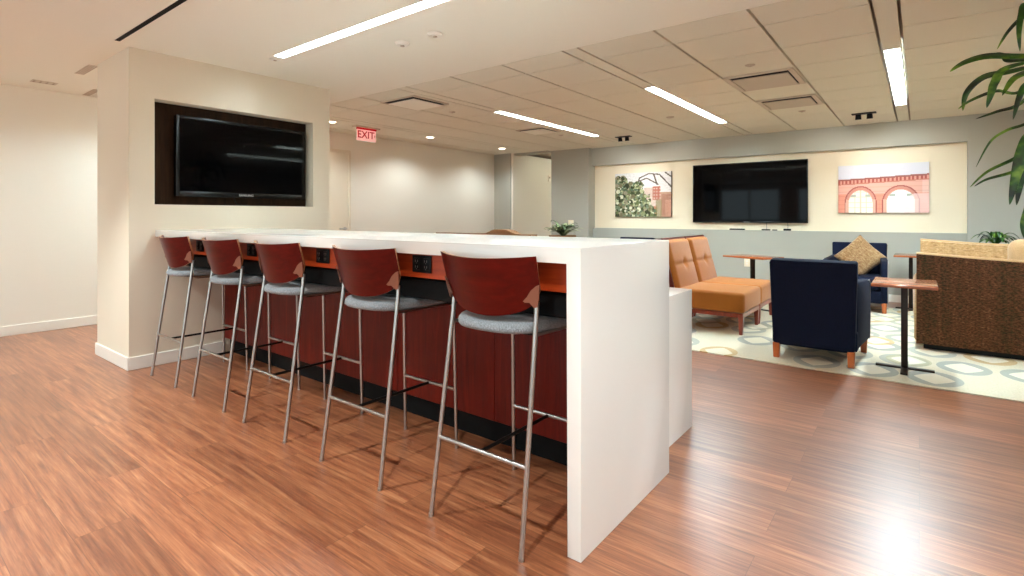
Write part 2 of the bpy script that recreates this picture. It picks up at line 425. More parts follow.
# column with the screen niche
PX = -4.7686; PXL = -5.55; PY0, PY1 = 1.38, 3.107
NY0, NY1, NZ0, NZ1 = 1.551, 2.922, 1.272, 2.107
b = MB()
b.box(PXL, -4.905, PY0, PY1, 0, C, 'beige_wall')
b.box(-4.905, PX, PY0, NY0, 0, C, 'beige_wall'); b.box(-4.905, PX, NY1, PY1, 0, C, 'beige_wall')
b.box(-4.905, PX, NY0, NY1, 0, NZ0, 'beige_wall'); b.box(-4.905, PX, NY0, NY1, NZ1, C, 'beige_wall')
b.box(-4.905, -4.901, NY0, NY1, NZ0, NZ1, 'niche')
struct(b.build('wall_column', smooth=False))
def baseboard(name, segs):
    b = MB()
    for s in segs: b.box(*s, 0, .10, 'base_white', bev=.004, seg=1)
    struct(b.build(name))
baseboard('baseboard_left', [(XL, XL + .014, YF, 8.55)])
baseboard('baseboard_column', [(PXL - .014, PX + .014, PY0 - .014, PY0), (PX, PX + .014, PY0, 2.08), (PXL - .014, PXL, PY0, PY1)])
baseboard('baseboard_back', [(-5.79, -4.936, 8.736, 8.75), (-4.95, .49, 8.906, 8.92), (.49, XR, 8.866, 8.88)])
# flush door in the left wall
d = struct(MB().box(XL, XL + .012, 4.05, 4.945, 0.005, 2.165, 'door', bev=.002, seg=1).build('door_1'))
fr = MB(); fr.box(XL, XL + .022, 4.945, 4.99, 0, 2.21, 'door', bev=.003, seg=1); fr.box(XL, XL + .022, 4.005, 4.05, 0, 2.21, 'door', bev=.003, seg=1); fr.box(XL, XL + .022, 4.05, 4.945, 2.165, 2.21, 'door', bev=.003, seg=1)
fr.build('door_frame', d)
h = MB(); h.tube([(XL + .01, 4.885, .985), (XL + .065, 4.885, .985), (XL + .07, 4.875, .985), (XL + .07, 4.76, .985)], .011, 'steel'); h.tube([(XL + .011, 4.885, .985), (XL + .021, 4.885, .985)], .026, 'steel', 20)
hb = h.build('door_handle', d)

# ------------------------------------------------------------------ counter
CY0, CY1, CXR, CT = 1.554, 2.352, -0.908, 1.07
root = thing('bar_counter', 'long white waterfall-edge bar counter with red wood panels below, running from the beige column', 'counter', (0, 0, 0))
b = MB()
prof = [(PX + .001, CT - .054), (CXR - .055, CT - .054), (CXR - .055, 0), (CXR, 0), (CXR, CT), (PX + .001, CT)]
b.poly([(x, CY0, z) for x, z in prof], (0, CY1 - CY0, 0), 'quartz', bev=.0025)
b.build('waterfall_top', root, angle=30)
MB().box(PX + .001, CXR - .057, 1.63, 1.65, .90, CT - .055, 'apron').build('apron', root)
MB().box(PX + .001, CXR - .057, 1.652, 2.07, .80, .89, 'black_void', bev=.004, seg=1).build('dark_underbox', root)  # black box added to fill the dark shaded space under the counter
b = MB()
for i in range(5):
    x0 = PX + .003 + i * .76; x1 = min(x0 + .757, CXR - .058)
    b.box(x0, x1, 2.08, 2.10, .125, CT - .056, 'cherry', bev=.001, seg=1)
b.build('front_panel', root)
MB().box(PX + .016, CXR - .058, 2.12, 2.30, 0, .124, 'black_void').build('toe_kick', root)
def outlet(x, label):
    r = thing('power_outlet', label, 'outlet', (x, 1.63, .963), group='outlets along the counter')
    MB().box(-.0625, .0625, -.006, -.0005, -.039, .039, 'black_plastic', bev=.003).build('cover_plate', r)
    for sx in (-.03, .03):
        s = MB(); s.box(sx - .019, sx + .019, -.0085, -.006, -.026, .026, 'black_plastic', bev=.002)
        for z in (-.013, .013):
            for dx in (-.007, .007): s.box(sx + dx - .0016, sx + dx + .0016, -.0095, -.0083, z - .005, z + .005, 'slot_grey')
            s.tube([(sx, -.0083, z - .0095), (sx, -.0095, z - .0095)], .0022, 'slot_grey', 8)
        s.build('socket', r)
for x, l in ((-1.775, 'black power outlet on the wood apron between the nearest bar stool and the next'),
             (-2.56, 'black power outlet on the wood apron between the second and third nearest bar stools'),
             (-3.35, 'black power outlet on the wood apron between the third and fourth nearest bar stools'),
             (-4.12, 'black power outlet on the wood apron closest to the beige column')): outlet(x, l)
# lower white desk on the far side of the counter
root = thing('low_desk', 'low white desk block stepping down behind the bar counter', 'desk', (0, 0, 0))
b = MB(); DX = -1.0075
b.poly([(x, CY1 + .002, z) for x, z in [(-4.6, .715), (DX - .055, .715), (DX - .055, 0), (DX, 0), (DX, .77), (-4.6, .77)]], (0, .594, 0), 'quartz', bev=.0025)
b.build('desk_top', root, angle=30)
MB().box(-4.6, DX - .057, 2.40, 2.42, .0, .714, 'cherry').build('modesty_panel', root)
MB().box(-4.6, -4.545, 2.42, 2.94, .0, .714, 'quartz', bev=.002).build('side_panel', root)

# ------------------------------------------------------------------ bar stools
def shell_y(s, t): return -.262 + .066 * t + .078 * abs(s) ** 2.0
def make_stool(label):
    r = thing('bar_stool', label, 'bar stool', (0, 0, 0), group='bar stools along the counter')
    for sx in (-1, 1):
        MB().tube([(sx * .221, -.25, 0.004), (sx * .2165, -.212, .28), (sx * .206, -.14, .80), (sx * .205, -.134, .868)], .0095, 'steel').tube([(sx * .221, -.2505, 0), (sx * .221, -.25, .012)], .0105, 'steel').build('rear_leg', r)
        MB().tube([(sx * .195, .25, 0.004), (sx * .19, .235, .735)], .0085, 'steel').tube([(sx * .195, .2502, 0), (sx * .195, .25, .012)], .0095, 'steel').build('front_leg', r)
        MB().tube([(sx * .2065, -.146, .752), (sx * .20, -.06, .748), (sx * .19, .235, .738)], .0075, 'steel').build('seat_rail', r)
        pts = [(.2335, .936), (.222, .930), (.205, .914), (.189, .890), (.174, .874), (.180, .869), (.194, .869), (.201, .858), (.206, .850), (.216, .852), (.226, .885)]
        def P(x, z, off):
            s = min(1, x / .235); t = (1.037 - z) / .23
            return (sx * (x + off * .2), shell_y(s, t) - off, z)
        m = MB(); a = [m.bm.verts.new(P(x, z, .002)) for x, z in pts]; c = [m.bm.verts.new(P(x, z, .007)) for x, z in pts]; n = len(pts)
        fs = [m.bm.faces.new(a), m.bm.faces.new(list(reversed(c)))] + [m.bm.faces.new((a[i], c[i], c[(i + 1) % n], a[(i + 1) % n])) for i in range(n)]
        m._tag(fs, 'bracket'); br = m.build('back_bracket', r)
    b = MB()
    def S(u, v, off):
        s = u * 2 - 1; zt = 1.038 - .012 * (1 - s * s)
        zb = .808 + .105 * (1 - max(0, 1 - abs(s) ** 2.3) ** .5)
        z = zt + (zb - zt) * v; t = (1.037 - z) / .23
        nx = -.55 * s
        return (s * (.237 - .012 * t) + nx * off, shell_y(s, t) + off, z)
    b.shell(lambda u, v: S(u, v, 0), lambda u, v: S(u, v, .013), 33, 14, 'plywood', 'plywood', 'ply_edge')
    b.build('backrest', r, angle=40)
    # cushion: rounded rectangle, slightly dished, bulging rear edge
    b = MB(); n = 44
    def ring(sc, z, dish=0):
        out = []
        for i in range(n):
            a = 2 * PI * i / n; ca, sa = math.cos(a), math.sin(a)
            x = .208 * math.copysign(abs(ca) ** .55, ca); y = .225 * math.copysign(abs(sa) ** .62, sa)
            y += .045 - (.03 * (1 - (x / .208) ** 2) if sa < 0 else 0)
            zz = z - dish * (1 - (x / .208) ** 2) * 0.0
            out.append((x * sc, (y - .045) * sc + .045, zz + (.008 * (x / .208) ** 2 if z > .76 else 0)))
        return out
    rings = [ring(.88, .747), ring(.97, .750), ring(1.0, .760), ring(.995, .771), ring(.96, .782), ring(.86, .787), ring(.5, .781), ring(.1, .778)]
    vv = [[b.bm.verts.new(p) for p in q] for q in rings]; fs = []
    for p, q in zip(vv, vv[1:]):
        for i in range(n): fs.append(b.bm.faces.new((p[i], p[(i + 1) % n], q[(i + 1) % n], q[i])))
    fs.append(b.bm.faces.new(list(reversed(vv[0])))); fs.append(b.bm.faces.new(vv[-1])); b._tag(fs, 'seat_fab')
    b.build('seat', r, angle=60)
    MB().box(-.185, .185, -.10, .235, .733, .748, 'black_plastic', bev=.006).build('seat_pan', r)
    MB().tube([(-.216, -.209, .30), (.216, -.209, .30)], .0085, 'steel').build('rear_footrest', r)
    MB().tube([(-.193, .244, .30), (.193, .244, .30)], .0085, 'steel').build('front_footrest', r)
    MB().tube([(0, -.209, .298), (0, .244, .298)], .0075, 'steel_dark').build('stretcher', r)
    return r
spots = [(-1.297, 'red-backed bar stool closest to the white waterfall end of the counter'),
         (-2.055, 'second red-backed bar stool counted from the white waterfall end'),
         (-2.834, 'middle one of the five red-backed bar stools along the counter'),
         (-3.530, 'second red-backed bar stool counted from the beige column'),
         (-4.262, 'farthest red-backed bar stool, right beside the beige column')]
proto = None
for x, l in spots:
    if proto is None: proto = make_stool(l); proto.location = (x, 1.69, 0)
    else: copy_thing(proto, (x, 1.69, 0), None, l)

# ------------------------------------------------------------------ televisions
def tv(name, label, loc, rz, w, h, d, bez, logo):
    r = thing(name, label, 'television', loc, rz)      # local: faces -Y, origin at bottom centre of the front plane
    MB().box(-w / 2, w / 2, .004, d, 0, h, 'bezel', bev=.006).build('housing', r)
    b = MB(); bb = bez * 1.6
    b.box(-w / 2, -w / 2 + bez, 0, .01, 0, h, 'bezel', bev=.002); b.box(w / 2 - bez, w / 2, 0, .01, 0, h, 'bezel', bev=.002)
    b.box(-w / 2 + bez, w / 2 - bez, 0, .01, 0, bb, 'bezel', bev=.002); b.box(-w / 2 + bez, w / 2 - bez, 0, .01, h - bez, h, 'bezel', bev=.002)
    b.build('bezel', r)
    MB().box(-w / 2 + bez, w / 2 - bez, .002, .0039, bb, h - bez, 'screen').build('screen', r)
    mt = Matrix.Translation((0, -.0012, bb * .5)) @ Matrix.Rotation(PI / 2, 4, 'X')
    text_mesh('logo', 'SAMSUNG', logo, 'silver', r, mt)
    MB().box(-w * .16, w * .16, d, d + .02, h * .3, h * .7, 'steel_dark', bev=.003).build('wall_bracket', r)
    return r
t1 = tv('television', 'black flat screen television inside the dark niche of the beige column', (-4.825, 2.293, 1.343), PI / 2, 1.142, .672, .054, .028, .028)
t2 = tv('television', 'large black flat screen television on the cream back wall between two pictures', (-2.18, 8.935, 1.074), 0, 1.72, .965, .045, .014, .020)
tag(MB().tube([(-4.86, 2.20, 1.35), (-4.83, 2.20, 1.30), (-4.81, 2.22, 1.278), (-4.80, 2.30, 1.276)], .004, 'black_plastic').build('power_cable'), 'thin black cable curling below the television in the niche', 'cable')
for i, (x, w, d, h, l) in enumerate(((-2.33, .23, .05, .022, 'long black remote control lying on the ledge, leftmost below the large television'),
                          (-1.90, .12, .06, .020, 'short black box on the ledge, second item from left below the large television'),
                          (-1.775, .07, .045, .016, 'smallest black gadget on the ledge below the large television'),
                          (-1.60, .10, .06, .030, 'black cable adapter on the ledge, rightmost below the large television'))):
    r = thing(['remote_control', 'media_box', 'media_dongle', 'cable_adapter'][i], l, 'gadget', (x, 8.96, .957))
    MB().box(-w / 2, w / 2, -d / 2, d / 2, 0, h, 'black_plastic', bev=.004).build('body', r)
    if i == 0:
        k = MB()
        for q in range(6): k.box(-w * .4 + q * w * .13, -w * .4 + q * w * .13 + .012, -.012, .012, h - .001, h + .002, 'steel_dark')
        k.build('buttons', r)
    if i in (1, 3): MB().tube([(0, d * .3, h * .5), (0.005, d * .3 + .01, h * .8 + .03), (0.0, d * .3 + .008, .13)], .003, 'black_plastic', 6).build('cord', r)
    if i == 2: MB().box(-w * .5 - .014, -w * .5 + .002, -.008, .008, .004, .012, 'silver').build('plug', r)

# ------------------------------------------------------------------ pictures
def picture(label, x0, x1, z0, z1, fn, nu, nv):
    r = thing('wall_picture', label, 'picture', ((x0 + x1) / 2, 8.998, z0)); w = x1 - x0; h = z1 - z0
    MB().box(-w / 2, w / 2, -.034, -.0005, 0, h, 'canvas_edge', bev=.002, seg=1).build('canvas', r)
    me = bpy.data.meshes.new('print')
    vs = [(-w / 2 + w * i / nu, -.0348, h * j / nv) for j in range(nv + 1) for i in range(nu + 1)]
    fs = [(j * (nu + 1) + i, j * (nu + 1) + i + 1, (j + 1) * (nu + 1) + i + 1, (j + 1) * (nu + 1) + i) for j in range(nv) for i in range(nu)]
    me.from_pydata(vs, [], fs); at = me.color_attributes.new('print', 'FLOAT_COLOR', 'CORNER'); k = 0; buf = []
    for j in range(nv):
        for i in range(nu):
            c = rgb(*[max(0, min(255, q)) for q in fn((i + .5) / nu, 1 - (j + .5) / nv)]); buf += list(c) * 4
    at.data.foreach_set('color', buf); me.materials.append(M['print'])
    o = bpy.data.objects.new('print', me); COL.objects.link(o); o.parent = r
rp = random.Random(3)
AW, AH = 110, 84
leafy = {}
for _ in range(2600):
    bx, by, br = rp.random() * .74, .08 + rp.random() * .95, .008 + rp.random() ** 2 * .035
    lim = .46 if by < .5 else (.60 if by < .75 else .70)
    if bx > lim + rp.uniform(-.06, .06) or (by < .22 and bx > .2): continue
    col = rp.choice([(70, 78, 48), (100, 112, 72), (134, 140, 100), (176, 180, 140), (214, 214, 188), (88, 106, 82), (112, 126, 102), (58, 62, 40), (120, 112, 84), (150, 140, 116)])
    for i in range(max(0, int((bx - br) * AW)), min(AW, int((bx + br) * AW) + 2)):
        for j in range(max(0, int((by - br) * AH)), min(AH, int((by + br) * AH) + 2)):
            if math.hypot((i + .5) / AW - bx, ((j + .5) / AH - by) * .8) < br: leafy[(i, j)] = col
def seg_d(px, py, ax, ay, bx, by):
    dx, dy = bx - ax, by - ay; t = max(0, min(1, ((px - ax) * dx + (py - ay) * dy) / (dx * dx + dy * dy))); return math.hypot(px - ax - dx * t, py - ay - dy * t)
branches = [(.45, .12, .62, .03), (.62, .03, .80, .06), (.80, .06, 1, .34), (.42, .2, .58, .13), (.58, .13, .78, .28), (.45, .12, .42, .24), (.70, .05, .76, .28), (.9, .02, 1, .12)]
def pic_a(u, v):
    c = (226, 222, 220)
    if u > .5 and v > .45: c = (186, 150, 126)
    if .53 < u < .82 and v > .34: c = (212, 190, 178)
    if .68 < u < .82 and .32 < v < .62:
        c = (178, 108, 90)
        if (int(u * 60) % 3 == 0) and (int(v * 42) % 3 == 0): c = (230, 220, 210)
    if u > .84 and v > .5: c = (172, 126, 106) if u < .9 or v < .62 else (188, 140, 120)
    if .64 < u < .76 and v > .76: c = (190, 128, 104)
    for a in branches:
        if seg_d(u, v, *a) < .013: c = (96, 84, 74)
    c = leafy.get((int(u * AW), int(v * AH)), c)
    if u > .74 and u < .84 and v > .62 and int(u * 90 + v * 50) % 3: c = (128, 124, 80)
    q = rp.uniform(-16, 16)
    return tuple(a + q for a in c)
def pic_b(u, v):
    v2 = v + (u - .5) * .07
    if v2 < .26: return (222 - 10 * v, 220 - 10 * v, 228 - 6 * v)
    if v2 < .295: return (150, 92, 84)
    if v2 < .36: return (214, 150, 134) if int(u * 46) % 2 else (168, 84, 72)
    if v2 < .38: return (190, 116, 100)
    c = (228, 174, 158) if u < .93 else (232, 190, 178)
    if v > .6: c = (228, 152, 130)
    if int(v * 44) % 4 == 0: c = tuple(q - 8 for q in c)
    for cx, rr in ((.26, .185), (.705, .205)):
        dx = (u - cx) / rr; dy = (v - .80) / .36
        if v > .80: inside = abs(dx) < 1; e = abs(dx)
        else: e = math.hypot(dx, dy); inside = e < 1
        if inside:
            if e > .93: c = (170, 92, 84)
            elif e > .78 and v < .72: c = (206, 140, 126)
            elif e > .74: c = (222, 176, 156)
            else:
                c = (244, 240, 226) if cx < .5 else (250, 246, 240)
                if cx < .5 and (abs(dx) < .03 or abs(abs(dx) - .36) < .025 or abs((v * 9) % 1) < .08): c = (222, 206, 176)
                if .62 < v < .66 and .3 < abs(dx) < .6: c = (180, 186, 170)
    if u > .74 and v > .62 and (u - .74) + (v - .62) > .1: c = tuple(.35 * q + .65 * w for q, w in zip(c, (250, 226, 226)))
    return c
picture('canvas picture of leafy trees and a brick tower, left of the large television', -4.50, -3.425, 1.166, 1.968, pic_a, AW, AH)
picture('wide canvas picture of two brick arched windows, right of the large television', -.933, .105, 1.226, 1.906, pic_b, 130, 86)

# ------------------------------------------------------------------ lounge furniture
rug = MB().box(-2.9, 3.2, 4.60, 8.25, 0, .010, 'rug', bev=.003, seg=1).build('area_rug')
tag(rug, 'cream area rug patterned with grey and gold rounded diamond rings under the lounge seats', 'rug')
RZ = .0102
def tapered_leg(b, x, y, z0, z1, r0, r1, k, dx=0, dy=0):
    b.hexa([(x + dx - r0, y + dy - r0, z0), (x + dx + r0, y + dy - r0, z0), (x + dx + r0, y + dy + r0, z0), (x + dx - r0, y + dy + r0, z0)],
           [(x - r1, y - r1, z1), (x + r1, y - r1, z1), (x + r1, y + r1, z1), (x - r1, y + r1, z1)], k, .003, 1); return b
def make_slipper(label):
    r = thing('slipper_chair', label, 'lounge chair', (0, 0, 0), group='orange armless lounge chairs')   # faces +X
    for x, y, dx in ((.36, -.31, 0), (.36, .31, 0), (-.30, -.31, -.04), (-.30, .31, -.04)):
        tapered_leg(MB(), x, y, 0, .20, .016, .025, 'dark_red_wood', dx).build('leg', r)
    b = MB()
    for y in (-.335, .305): b.box(-.32, .385, y, y + .03, .17, .212, 'dark_red_wood', bev=.003, seg=1)
    for x in (-.32, .355): b.box(x, x + .03, -.305, .305, .17, .212, 'dark_red_wood', bev=.003, seg=1)
    b.build('seat_frame', r)
    MB().box(-.27, .40, -.345, .345, .212, .415, 'orange_fab', bev=.035, seg=5).build('seat_cushion', r, angle=60)
    # back: oxblood shell with a tufted orange pad in front
    def back(u, v, off):
        y = -.345 + .69 * u; z = .22 + .71 * v
        return (-.222 - .18 * v + off * 0 - (.115 - off) * 0 - off, y * (1 - .02 * v), z)
    b = MB(); b.shell(lambda u, v: back(u, v, .03), lambda u, v: back(u, v, .085 - .045 * v), 3, 9, 'orange_back', 'orange_back', 'orange_back'); b.build('back_shell', r)
    def pad(u, v):
        x, y, z = back(u, .02 + v * .955, .03); y *= .93; e = min(u, 1 - u); e2 = min(v, 1 - v)
        puff = .05 * min(1, (e / .035)) ** .5 * min(1, (e2 / .03)) ** .5 + .018 * math.sin(PI * u) * math.sin(PI * v)
        dz = (v - .62) * .71; dy = (u - .5) * .69
        puff -= .009 * math.exp(-(dz / .012) ** 2) + .034 * math.exp(-(dz * dz + dy * dy) / .0022)
        return (x + max(puff, 0), y, z)
    b = MB(); b.shell(pad, lambda u, v: (back(u, .02 + v * .955, .029)[0], pad(u, v)[1], back(u, .02 + v * .955, 0)[2]), 36, 40, 'orange_fab', 'orange_fab', 'orange_fab'); p = b.build('back_pad', r, angle=70)
    q = pad(.5, .62); MB().lathe([(.004, -.004), (.014, -.002), (.014, .003), (.008, .008)], 'orange_fab').build('button', p)
    p.children[0].rotation_euler = (0, PI / 2, 0); p.children[0].location = (q[0] + .004, q[1], q[2])
    return r
a = make_slipper('orange tufted armless lounge chair nearest the white desk block, facing right'); a.location = (-1.745, 5.775, RZ)
copy_thing(a, (-1.745, 6.475, RZ), 0, 'orange tufted armless lounge chair farther from the white desk block, facing right')
copy_thing(a, (-2.64, 5.66, 0.0102), PI, 'lounge chair showing only its dark red top edge, left of the orange chair backs')

def make_armchair(label):
    r = thing('armchair', label, 'armchair', (0, 0, 0), group='navy armchairs with wood legs')    # faces -Y, back outer face at y=.36
    for x, y in ((-.30, -.30), (.30, -.30), (-.262, .32), (.262, .32)):
        tapered_leg(MB(), x, y, 0, .125, .022, .026, 'orange_wood').build('leg', r)
    MB().box(-.30, .30, -.33, .30, .115, .27, 'navy', bev=.015, seg=3).build('base', r)
    MB().box(-.255, .255, -.36, .20, .272, .43, 'navy', bev=.04, seg=5).build('seat_cushion', r, angle=60)
    b = MB()
    b.hexa([(-.285, .20, .11), (.285, .20, .11), (.285, .345, .11), (-.285, .345, .11)],
           [(-.305, .275, .825), (.305, .275, .825), (.305, .385, .81), (-.305, .385, .81)], 'navy', .02, 4)
    bk = b.build('backrest', r, angle=60)
    MB().tube([(-.281, .341, .14), (-.300, .378, .79), (-.290, .379, .803), (.290, .379, .803), (.300, .378, .79), (.281, .341, .14)], .005, 'navy', 8).build('piping', bk)
    for sx in (-1, 1):
        def arm(u, v):   # outline in the YZ plane, swept across the width
            return None
        prof = [(.24, .12), (-.33, .12), (-.355, .18), (-.375, .35), (-.375, .54), (-.355, .60), (-.31, .628), (-.2, .632), (.24, .66)]
        b = MB(); b.poly([(sx * .258, y, z) for y, z in prof], (sx * .07, 0, 0), 'navy', bev=.018)
        for v in b.bm.verts: v.co.x += sx * (-.035 + .05 * max(0, min(1, (.28 - v.co.y) / .6)))
        ar = b.build('arm', r, angle=60)
        pp = [(sx * .343, y + .004 if y > 0 else y - .0, z) for y, z in prof[1:]]
        MB().tube([(sx * (.293 + .05 * max(0, min(1, (.28 - y) / .6)) - .004), y * .993, z - .005) for y, z in prof[1:-1]], .004, 'piping', 8).build('piping', ar)
    return r
c1 = make_armchair('navy blue armchair with its back to the room, standing at the rug front edge'); c1.location = (-.676, 5.125, RZ); c1.rotation_euler = (0, 0, PI)
copy_thing(c1, (-.632, 8.03, RZ), 0, 'navy blue armchair holding a tan pillow, below the arched windows picture')
copy_thing(c1, (-3.78, 8.03, 0), 0, 'navy armchair by the back wall below the leafy picture, showing its top edge only')
def pillow(name, label, loc, rot, s, th, k):
    def f(sign):
        def g(u, v):
            a, b_ = u * 2 - 1, v * 2 - 1
            h = (max(0, 1 - a ** 4) * max(0, 1 - b_ ** 4)) ** .55 * th
            pin = 1 - .07 * (1 - a * a) * 0 - .06 * (1 - abs(a)) * abs(b_) ** 6 - .06 * (1 - abs(b_)) * abs(a) ** 6
            return (a * s * pin, sign * h, b_ * s * pin)
        return g
    b = MB(); b.shell(f(-1), f(1), 21, 21, k, k, k); bmesh.ops.remove_doubles(b.bm, verts=b.bm.verts[:], dist=.0004)
    o = b.build(name, angle=80); o.location = loc; o.rotation_euler = rot; tag(o, label, 'pillow'); return o
pillow('throw_pillow', 'tan woven throw pillow set cornerwise on the far navy armchair', (-.60, 8.075, .655), (math.radians(-14), math.radians(45), 0), .205, .065, 'pillow_tweed')

def c_table(label, loc, rz, w, d, h):
    r = thing('side_table', label, 'side table', loc, rz, 'small wooden side tables with dark poles')
    MB().box(-w / 2, w / 2, -d / 2, d / 2, h - .022, h, 'table_wood', bev=.004).build('table_top', r)
    MB().box(-w * .35, w * .35, -.02, .02, h - .03, h - .0225, 'brown_metal').build('top_plate', r)
    MB().box(-.021, .021, -.021, .021, .016, h - .0305, 'brown_metal', bev=.003).build('pole', r)
    b = MB(); b.box(-w * .46, w * .46, -.022, .022, 0, .015, 'brown_metal', bev=.003); b.build('base', r)
    b = MB(); b.box(-.022, .022, -d * .40, -.023, 0, .014, 'brown_metal', bev=.003); b.box(-.022, .022, .023, d * .40, 0, .014, 'brown_metal', bev=.003); b.build('cross_foot', r)
c_table('wooden side table on a dark pole between the near navy armchair and the brown sofa', (-.09, 5.03, RZ), 0, .395, .53, .665)
c_table('wooden side table on a dark pole at the end of the farther orange chair', (-1.665, 7.12, RZ), math.radians(-24), .585, .40, .665)
c_table('wooden side table on a dark pole beside the far navy armchair', (-.085, 8.36, 0), 0, .34, .50, .69)

# near sofa: back to the camera
def sofa(name, label, loc, rz, w, k, kp, hb, ka):
    r = thing(name, label, 'sofa', loc, rz)     # faces -Y, back outer face at y = .42, left end at x=-w/2
    b = MB(); hw = w / 2
    def outer(u, v):
        x = -hw + w * u; z = .05 + (hb - .05) * v
        return (x, .42 - .03 * (1 - v) * 0 + .02 * math.sin(PI * v), z - .045 * v * math.sin(PI * min(1, u * 1.0)) ** 1)
    def inner(u, v):
        x, y, z = outer(u, v); return (x, y - .15 - .10 * (1 - v), z)
    b.shell(outer, inner, 41, 17, k, k, kp); bk = b.build('backrest', r, angle=50)
    MB().tube([tuple(Vector(outer(i / 40, 1)) + Vector((0, -.02, .004))) for i in range(41)], .014, kp, 8).build('top_piping', bk)
    for sx in (-1, 1):
        b = MB(); prof = [(.41, .06), (-.40, .06), (-.43, .12), (-.43, .50), (-.40, .58), (-.3, .61), (.41, hb - .16)]
        b.poly([(sx * (hw - .12), y, z) for y, z in prof], (sx * .13, 0, 0), ka, bev=.03)
        bm = b.bm
        for v in bm.verts:
            if sx * v.co.x > hw - .05: v.co.x += sx * .035 * math.sin(PI * min(1, max(0, (v.co.z - .05) / .6)))
        b.build('arm', r, angle=60)
    MB().box(-hw + .12, hw - .12, -.40, .26, .06, .28, k, bev=.02, seg=3).build('base', r)
    n = max(2, round(w / .8)); cw = (w - .26) / n
    for i in range(n): MB().box(-hw + .13 + cw * i + .003, -hw + .13 + cw * (i + 1) - .003, -.42, .24, .282, .44, k, bev=.045, seg=4).build('seat_cushion', r, angle=60)
    MB().box(-hw + .05, hw - .05, -.36, .36, 0, .052, 'black_plastic').build('plinth', r)
    return r
SW = 2.1
sofa('sofa', 'dark brown tweed sofa with its back turned and pale piping along the top', (-.02 + SW / 2, 6.27, RZ), PI, SW, 'tweed', 'tan_fab', .835, 'tweed_light')
sofa('sofa', 'tan striped sofa showing above the back of the dark tweed sofa', (.0 + .96, 7.55, RZ), 0, 1.9, 'tweed_light', 'tan_fab', .885, 'tweed_light')
# rounded tan bolster standing on the near sofa against its back
b = MB(); b.box(-.24, .24, -.09, .09, -.28, .28, 'tan_fab', bev=.085, seg=6); o = b.build('bolster_cushion', angle=70)
o.location = (.84, 6.16, .705); o.rotation_euler = (math.radians(-8), 0, 0); tag(o, 'rounded tan cushion rising above the back of the dark tweed sofa', 'cushion')

# camel-backed settee whose top shows over the counter
r = thing('settee', 'brown settee with a camel-humped back, its top edge showing just above the counter', 'settee', (-5.265, 6.4, 0))
b = MB()
def hump(x): return .916 + .056 * math.exp(-((x - .39) / .22) ** 4) + .012 * math.exp(-((x - .39) / .4) ** 2)
def ob(u, v):
    x = -.95 + 1.9 * u; return (x, -.40, .12 + (hump(x) - .12) * v)
b.shell(ob, lambda u, v: (ob(u, v)[0], -.40 + .16 + .06 * (1 - v), ob(u, v)[2]), 61, 8, 'brown_fab', 'brown_fab', 'brown_fab'); b.build('backrest', r, angle=50)
for sx in (-1, 1):
    MB().box(sx * .88 - .07, sx * .88 + .07, -.23, .40, .12, .62, 'brown_fab', bev=.04, seg=4).build('arm', r, angle=60)
MB().box(-.81, .81, -.23, .40, .12, .27, 'brown_fab', bev=.02).build('base', r)
for i in (-1, 1): MB().box(min(0, i * .805), max(0, i * .805), -.22, .42, .272, .42, 'brown_fab', bev=.04, seg=4).build('seat_cushion', r, angle=60)
for x in (-.82, .82):
    for y in (-.36, .36): tapered_leg(MB(), x, y, 0, .122, .02, .03, 'dark_red_wood').build('leg', r)

# ------------------------------------------------------------------ plants
def blade(b, pts, w, k, up=(0, 0, 1), fold=.25):
    """strap leaf along pts, tapering at both ends, with a folded midrib"""
    P = [Vector(p) for p in pts]; fine = []
    n = len(P)
    for i in range(n - 1):       # Catmull-Rom
        p0, p1, p2, p3 = P[max(i - 1, 0)], P[i], P[i + 1], P[min(i + 2, n - 1)]
        for s in range(6):
            t = s / 6; fine.append(.5 * ((2 * p1) + (p2 - p0) * t + (2 * p0 - 5 * p1 + 4 * p2 - p3) * t * t + (3 * p1 - p0 - 3 * p2 + p3) * t ** 3))
    fine.append(P[-1]); rows = []; m = len(fine)
    for i, p in enumerate(fine):
        d = (fine[min(i + 1, m - 1)] - fine[max(i - 1, 0)]).normalized(); side = d.cross(Vector(up))
        side = side.normalized() if side.length > 1e-4 else Vector((1, 0, 0)); nn = side.cross(d).normalized()
        t = i / (m - 1); ww = w * max(.04, min(1, .35 + 1.6 * t) * (1 - t ** 3.2) ** .8)
        rows.append([b.bm.verts.new(p - side * ww + nn * ww * fold), b.bm.verts.new(p), b.bm.verts.new(p + side * ww + nn * ww * fold)])
    fs = []
    for a, c in zip(rows, rows[1:]):
        for j in range(2): fs.append(b.bm.faces.new((a[j], a[j + 1], c[j + 1], c[j])))
    b._tag(fs, k)
def solid(o, t):
    md = o.modifiers.new('thickness', 'SOLIDIFY'); md.thickness = t; md.offset = 0
PXp, PYp = .66, 4.12
r = thing('potted_dracaena', 'tall potted dracaena with long green strap leaves entering at the right edge', 'plant', (PXp, PYp, 0))
r.location = (PXp + .1, PYp - .02, 0)
ox, oy = r.location.x, r.location.y
def G(x, z, dy=0.0): return (x - ox, 4.1 + dy - oy, z)
MB().lathe([(.13, 0), (.15, .02), (.185, .34), (.19, .36), (.175, .36), (.17, .33)], 'pot').build('pot', r)
MB().lathe([(.16, .31), (.168, .335), (.10, .345), (.02, .345)], 'soil').build('soil', r)
MB().tube([(0, 0, .33), (-.02, .01, .9), (-.09, .0, 1.5), (-.14, 0, 2.06)], [.03, .028, .025, .018], 'trunk').build('trunk', r)
MB().tube([(.02, .03, .33), (.05, .03, .7), (.02, .02, 1.2), (-.16, 0, 1.60)], [.026, .024, .02, .014], 'trunk').build('trunk', r)
b = MB()
